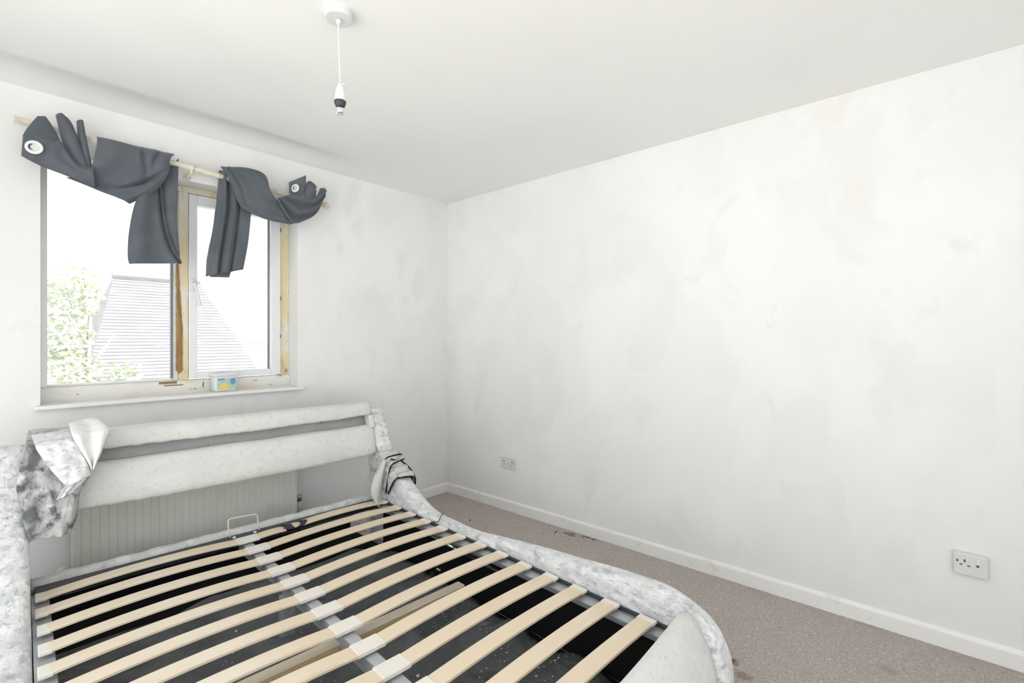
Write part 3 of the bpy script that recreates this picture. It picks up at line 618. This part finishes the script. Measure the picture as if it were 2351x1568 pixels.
def bunch(u, v): return .015+.030*bul(.08+.84*u)+.020*math.sin(2*PI*(2.4*u+.6*v))*(.3+.7*math.sin(PI*v))+.008*nz(u*5, v*4)
loft(CR, 'bunch', [(630, 458), (642, 486), (664, 515), (695, 507), (722, 490), (739, 458)], [(640, 456), (660, 450), (684, 450), (702, 454), (720, 452), (742, 434)], bunch, Y=-.115, nu=26)
loft(CR, 'header_fold', [(665, 418), (666, 432), (666, 452)], [(699, 404), (698, 425), (690, 456)], lambda u, v: -.012+.030*u+.012*bul(u), Y=-.105, nu=12, nv=14)
loft(CR, 'header_fold', [(700, 424), (698, 440), (694, 458)], [(727, 432), (725, 444), (716, 466)], lambda u, v: .028*bul(u)+.01*v-.02*(1-v)**2, Y=-.11, nu=14, nv=16)
loft(CR, 'header_fold', [(712, 414), (705, 418), (700, 424)], [(718, 416), (724, 424), (727, 432)], lambda u, v: -.015+.02*v, Y=-.11, nu=10, nv=8)
loft(CR, 'header_fold', [(735, 433), (726, 452), (712, 478)], [(743, 433), (742, 456), (730, 482)], lambda u, v: .022*bul(u)+.012*v, Y=-.11, nu=10, nv=14)
ring(CR, 678, 432, -.128, (-.9, -.5, .1), .0205)

# ---------------------------------------------------------------- radiator
RXA, RXB, RZA, RZB = -2.360, -1.326, .125, .655
rad = tag(empty('radiator', ((RXA+RXB)/2, -.07, RZA)), 'cream ribbed panel radiator on the wall behind the bed', 'radiator')
rl = rad.location
P = []; pitch = .0333; xs = []
x = RXA+.012
while x < RXB-.012:
    xs += [(x, 0), (x+pitch*.40, 0), (x+pitch*.46, 1), (x+pitch*.50, 1), (x+pitch*.56, 0)]; x += pitch
xs = [(RXA, 0)] + xs + [(RXB, 0)]
for x, g in xs:
    P.append([Vector((x, -.113+.0032*g*e_, z)) - rl for z, e_ in ((RZA, 0), (RZA+.035, 0), (RZA+.055, 1), (RZB-.055, 1), (RZB-.035, 0), (RZB, 0))])
MB().grid(P).build('front_panel', 'radiator', rad)
box('back_panel', Vector((RXA, -.106, RZA))-rl, Vector((RXB, -.045, RZB))-rl, 'radiator', rad, bevel=.006)
for x in (RXA+.15, RXB-.15): box('wall_bracket', Vector((x-.015, -.046, RZA+.06))-rl, Vector((x+.015, -.002, RZB-.08))-rl, 'radiator', rad)
vx = -1.297
mb = MB().tube([Vector((RXB-.004, -.075, .175))-rl, Vector((vx, -.075, .175))-rl], .011, 12); mb.tube([Vector((vx, -.075, .0005))-rl, Vector((vx, -.075, .19))-rl], .0085, 12)
vb = mb.build('valve_pipe', 'rust', rad, smooth=True)
MB().lathe([(.012, -.005), (.017, 0), (.018, .03), (.016, .05), (.013, .055)], Vector((vx, -.075, .205))-rl, 20).build('valve_body', 'strip', vb, smooth=True)
MB().lathe([(.012, 0), (.018, .003), (.019, .03), (.016, .038), (.0005, .041)], Vector((vx, -.075, .2585))-rl, 20).build('valve_cap', 'brass', vb, smooth=True)
vx = -2.392
mb = MB().tube([Vector((RXA+.004, -.075, .19))-rl, Vector((vx, -.075, .19))-rl], .010, 12); mb.tube([Vector((vx, -.075, .0005))-rl, Vector((vx, -.075, .2))-rl], .0085, 12)
vb = mb.build('valve_pipe', 'rust', rad, smooth=True)
MB().lathe([(.010, -.012), (.016, -.006), (.020, 0), (.020, .018), (.014, .026), (.0005, .028)], Vector((vx, -.075, .205))-rl, 20).build('valve_cap', 'cable', vb, smooth=True)

# ---------------------------------------------------------------- wall sockets
def wall_socket(y0, y1, z0, z1, label, holes, switches, depth):
    q = tag(empty('wall_socket', (-.001, (y0+y1)/2, z0)), label, 'socket'); c = (y0+y1)/2
    pl = box('plate', (-depth, y0-c, 0), (0, y1-c, z1-z0), 'socket', q, bevel=.004)
    for a, b, hw_, hh in holes: box('pin_hole', (-depth-.0006, y1-c-a-hw_, b-hh), (-depth+.002, y1-c-a+hw_, b+hh), 'hole', q)
    for a, b in switches: box('switch', (-depth-.004, y1-c-a-.006, b-.010), (-depth+.001, y1-c-a+.006, b+.010), 'plastic', q, bevel=.002)
    return q
wall_socket(-.765, -.617, .310, .396, 'white double wall socket in the grubby paint near the room corner',
            [(.022, .052, .004, .003), (.036, .055, .004, .003), (.112, .056, .003, .005), (.128, .050, .004, .003), (.040, .035, .003, .003), (.105, .032, .003, .003)], [(.063, .053), (.085, .053)], .009)
wall_socket(-3.245, -3.143, .326, .412, 'white wall socket with thick raised plate and one switch, on clean white wall',
            [(.012, .055, .003, .0045), (.034, .058, .003, .0055), (.023, .042, .0045, .0025), (.046, .040, .0045, .0025), (.072, .046, .0045, .004)], [(.074, .064)], .026)

# ---------------------------------------------------------------- pendant lamp holder
LP = Vector((-1.835, -1.530, CH))
lamp = tag(empty('pendant_light', LP), 'bare pendant lamp holder on a thin cord from a white ceiling rose', 'pendant light')
MB().lathe([(.0001, -.027), (.040, -.0265), (.0445, -.025), (.0462, -.022), (.047, -.004), (.047, .004)], (0, 0, 0), 40).build('ceiling_rose', 'socket', lamp, smooth=False, bevel=0)
MB().lathe([(.0055, -.042), (.0085, -.036), (.010, -.029)], (0, 0, 0), 16).build('cord_grip', 'plastic', lamp, smooth=True)
tip = Vector((.004, -.004, -.268))
MB().tube([tuple(p) for p in spline([(0, 0, -.035), (.001, 0, -.10), (.003, -.003, -.18), (tip.x, tip.y, tip.z)], 12)], .0030, 8).build('cord', 'cable', lamp, smooth=True)
ho = MB().lathe([(.005, .020), (.009, .012), (.013, 0), (.0165, -.018), (.0185, -.036), (.0185, -.042)], tip, 24).build('lamp_holder', 'plastic', lamp, smooth=True)
MB().lathe([(.0200, 0), (.0200, -.006), (.0165, -.015), (.0150, -.020)], tip+Vector((0, 0, -.042)), 24).build('skirt_ring', 'dark_steel', ho, smooth=True)
MB().lathe([(.0140, 0), (.0140, -.020), (.0125, -.023), (.0005, -.021)], tip+Vector((0, 0, -.062)), 24).build('bayonet_cup', 'chrome', ho, smooth=True)
MB().tube([tip+Vector((.004, -.004, .018)), tip+Vector((.014, -.012, .016))], .003, 8).build('cord_hook', 'cable', ho, smooth=True)

# ---------------------------------------------------------------- tub on the sill
tp = on_y(514, 888, .060)
tub = tag(empty('plastic_tub', (tp.x, .060, WZ0+.0035), .05), 'small white tub with a blue and yellow printed label on the window sill', 'tub')
P = []
for z, f in ((0, .90), (.004, .93), (.080, 1.0), (.086, 1.0)):
    row = []
    for k in range(33):
        a = 2*PI*k/32; row.append((.064*f*math.copysign(abs(math.cos(a))**.35, math.cos(a)), .036*f*math.copysign(abs(math.sin(a))**.35, math.sin(a)), z))
    P.append(row)
mb = MB().grid(P); mb.f.append(tuple(range(32))); mb.build('body', 'plastic', tub, smooth=True)
P = []
for z, f in ((.086, 1.06), (.100, 1.07), (.102, 1.02)):
    P.append([(.064*f*math.copysign(abs(math.cos(2*PI*k/32))**.35, math.cos(2*PI*k/32)), .036*f*math.copysign(abs(math.sin(2*PI*k/32))**.35, math.sin(2*PI*k/32)), z) for k in range(33)])
mb = MB().grid(P); mb.f.append(tuple(range(32))); mb.f.append(tuple(66+k for k in range(32))); mb.build('lid', 'plastic', tub, smooth=True)
lb = box('label_panel', (-.048, -.0385, .012), (.050, -.0355, .076), 'teal', tub)
def disc(name, cx, cz, rx, rz, y, m, n=20, a0=0, a1=2*PI):
    vs = [(cx+rx*math.cos(a0+(a1-a0)*k/n), y, cz+rz*math.sin(a0+(a1-a0)*k/n)) for k in range(n)]; vs2 = [(x, y+.0012, z) for x, _, z in vs]
    return MB().add(vs+vs2, [tuple(range(n)), tuple(range(n, 2*n))] + [(k, (k+1) % n, n+(k+1) % n, n+k) for k in range(n)]).build(name, m, lb)
disc('yellow_print', -.010, .030, .024, .018, -.0395, 'yellow'); disc('blue_print', .034, .056, .015, .019, -.0395, 'blue')
box('blue_band', (-.047, -.0393, .064), (-.012, -.0383, .0745), 'blue', lb); box('yellow_band', (-.046, -.0392, .014), (.004, -.0383, .022), 'yellow', lb)

# ---------------------------------------------------------------- litter on the carpet
for i, (x, y, a, l) in enumerate(((-.105, -1.20, .3, .05), (-.075, -1.265, 1.9, .055), (-.055, -1.30, 1.7, .045), (-.085, -1.31, 1.95, .05), (-.052, -1.375, .9, .05), (-.040, -1.40, 1.6, .055), (-.045, -1.45, 2.2, .03))):
    o = MB().tube([(-l/2, 0, .003), (0, .003, .004), (l/2, -.002, .003)], [.0015, .0028, .001], 6).build('wood_splinter', 'twig'); o.location = (x, y, 0); o.rotation_euler = (0, 0, a)
    tag(o, 'brown wood splinter on the carpet against the right skirting board', 'splinter', 'splinters on the carpet')
for px, py, s, lab in ((1124, 1162, .006, 'round dark crumb on the carpet near the room corner'), (1080, 1196, .010, 'dark sliver on the carpet touching the bed side rail'), (1245, 1224, .005, 'small dark crumb on the carpet beside the wood splinters')):
    p = on_z(px, py, 0); p.x = min(p.x, -.03); mb = MB(); mb.tube([(-s, 0, s*.4), (-s*.4, 0, s*.5), (s*.4, .001, s*.5), (s, .001, s*.4)], [s*.2, s*.45, s*.45, s*.2], 8); o = mb.build('crumb', 'crumb'); o.location = (p.x, p.y, 0); o.rotation_euler = (0, 0, .9)
    tag(o, lab, 'crumb')

# ---------------------------------------------------------------- outside: garden, tree, neighbouring houses
GZ = -2.7
tag(struct(box('ground', (-60, -60, GZ-.2), (60, 80, GZ), 'ground')))
def leafy(name, c, label, lumps, n, seed):
    rnd = random.Random(seed); t = tag(empty(name, (c[0], c[1], GZ)), label, 'tree'); mb = MB()
    for i in range(n):
        q = rnd.choices(lumps, [l[3]**2*l[4] for l in lumps])[0]
        while True:
            p = Vector((rnd.uniform(-1, 1), rnd.uniform(-1, 1), rnd.uniform(-1, 1)))
            if .25 < p.length < 1: break
        ctr = Vector((q[0]+p.x*q[3], q[1]+p.y*q[3], q[2]+p.z*q[4])); s = rnd.uniform(.05, .085)
        a = Vector((rnd.gauss(0, 1), rnd.gauss(0, 1), rnd.gauss(0, .6))).normalized(); b = a.cross(Vector((rnd.gauss(0, 1), rnd.gauss(0, 1), rnd.gauss(0, 1)))).normalized()
        mb.add([ctr-a*s, ctr+b*s*.45, ctr+a*s, ctr-b*s*.45], [(0, 1, 2, 3)])
    mb.build('foliage', 'leaf', t, kind='stuff')
    tk = MB().tube([(0, 0, 0), (.03, .02, 1.5), (-.02, 0, 3.0), (.05, .02, 4.6)], [.09, .075, .055, .02], 10).build('trunk', 'bark', t, smooth=True)
    for z, dx, dy in ((2.2, .5, -.2), (2.8, -.5, .2), (3.5, .4, .3), (3.9, -.3, -.3)):
        MB().tube([(0, 0, z), (dx*.5, dy*.5, z+.25), (dx, dy, z+.55)], [.035, .022, .008], 7).build('branch', 'bark', tk, smooth=True)
v = ray(200, 740); tc = CAM + v*8.0
leafy('garden_tree', (tc.x, tc.y), 'slim pale green garden tree outside the large window pane', [(-.15, 0, 4.75, .38, .45), (-.28, .1, 4.0, .40, .45), (-.2, -.1, 3.4, .42, .4), (-.08, 0, 2.9, .5, .45), (.3, .1, 2.45, .55, .4), (.48, -.1, 3.35, .26, .3)], 2600, 3)
# house with a hipped tiled roof
hx0, hx1, hy0, hy1 = -.95, 3.4, 11.6, 17.0; ez, rz_ = -.35, 3.05; rx0, rx1, ry = .15, 2.2, 14.3
hs_ = tag(empty('tiled_house', ((hx0+hx1)/2, (hy0+hy1)/2, GZ)), 'overexposed house with a hipped tiled roof behind the garden tree', 'house'); hl = hs_.location
box('wall', Vector((hx0+.25, hy0+.25, GZ))-hl, Vector((hx1-.25, hy1-.25, ez+.1))-hl, 'far_brick', hs_)
mb = MB(); n = 40
for k in range(n):
    t0, t1 = k/n, (k+1)/n; lift = .035
    def ringp(t, up): return [Vector((hx0+(rx0-hx0)*t, hy0+(ry-hy0)*t, ez+(rz_-ez)*t+up))-hl, Vector((hx1+(rx1-hx1)*t, hy0+(ry-hy0)*t, ez+(rz_-ez)*t+up))-hl, Vector((hx1+(rx1-hx1)*t, hy1+(ry-hy1)*t, ez+(rz_-ez)*t+up))-hl, Vector((hx0+(rx0-hx0)*t, hy1+(ry-hy1)*t, ez+(rz_-ez)*t+up))-hl]
    a, b, c = ringp(t0, 0), ringp(t0, lift), ringp(t1, 0); vs = a+b+c
    mb.add(vs, [(i, (i+1) % 4, 4+(i+1) % 4, 4+i) for i in range(4)] + [(4+i, 4+(i+1) % 4, 8+(i+1) % 4, 8+i) for i in range(4)])
mb.build('roof_tiles', 'tile', hs_, kind='stuff')
MB().tube([Vector((rx0-.05, ry, rz_+.02))-hl, Vector((rx1+.05, ry, rz_+.02))-hl], .09, 8).build('ridge', 'tile', hs_)
# lower house further off, seen through the opening sash
h2 = tag(empty('far_house', (14, 28, GZ)), 'far pale house with a low grey roof seen through the opening sash', 'house')
box('wall', (-5, -2, 0), (5, 3, 3.9), 'far_brick', h2)
MB().add([(-5.3, -2.3, 3.8), (5.3, -2.3, 3.8), (5.3, 3.3, 3.8), (-5.3, 3.3, 3.8), (-5.3, .5, 5.2), (5.3, .5, 5.2)], [(0,1,5,4), (2,3,4,5), (0,4,3), (1,2,5), (0,3,2,1)]).build('roof', 'far_tile', h2)
for x in (-3, -.5, 2.5): box('window', (x, -2.03, 1.9), (x+1.0, -1.98, 3.0), 'gasket', h2)
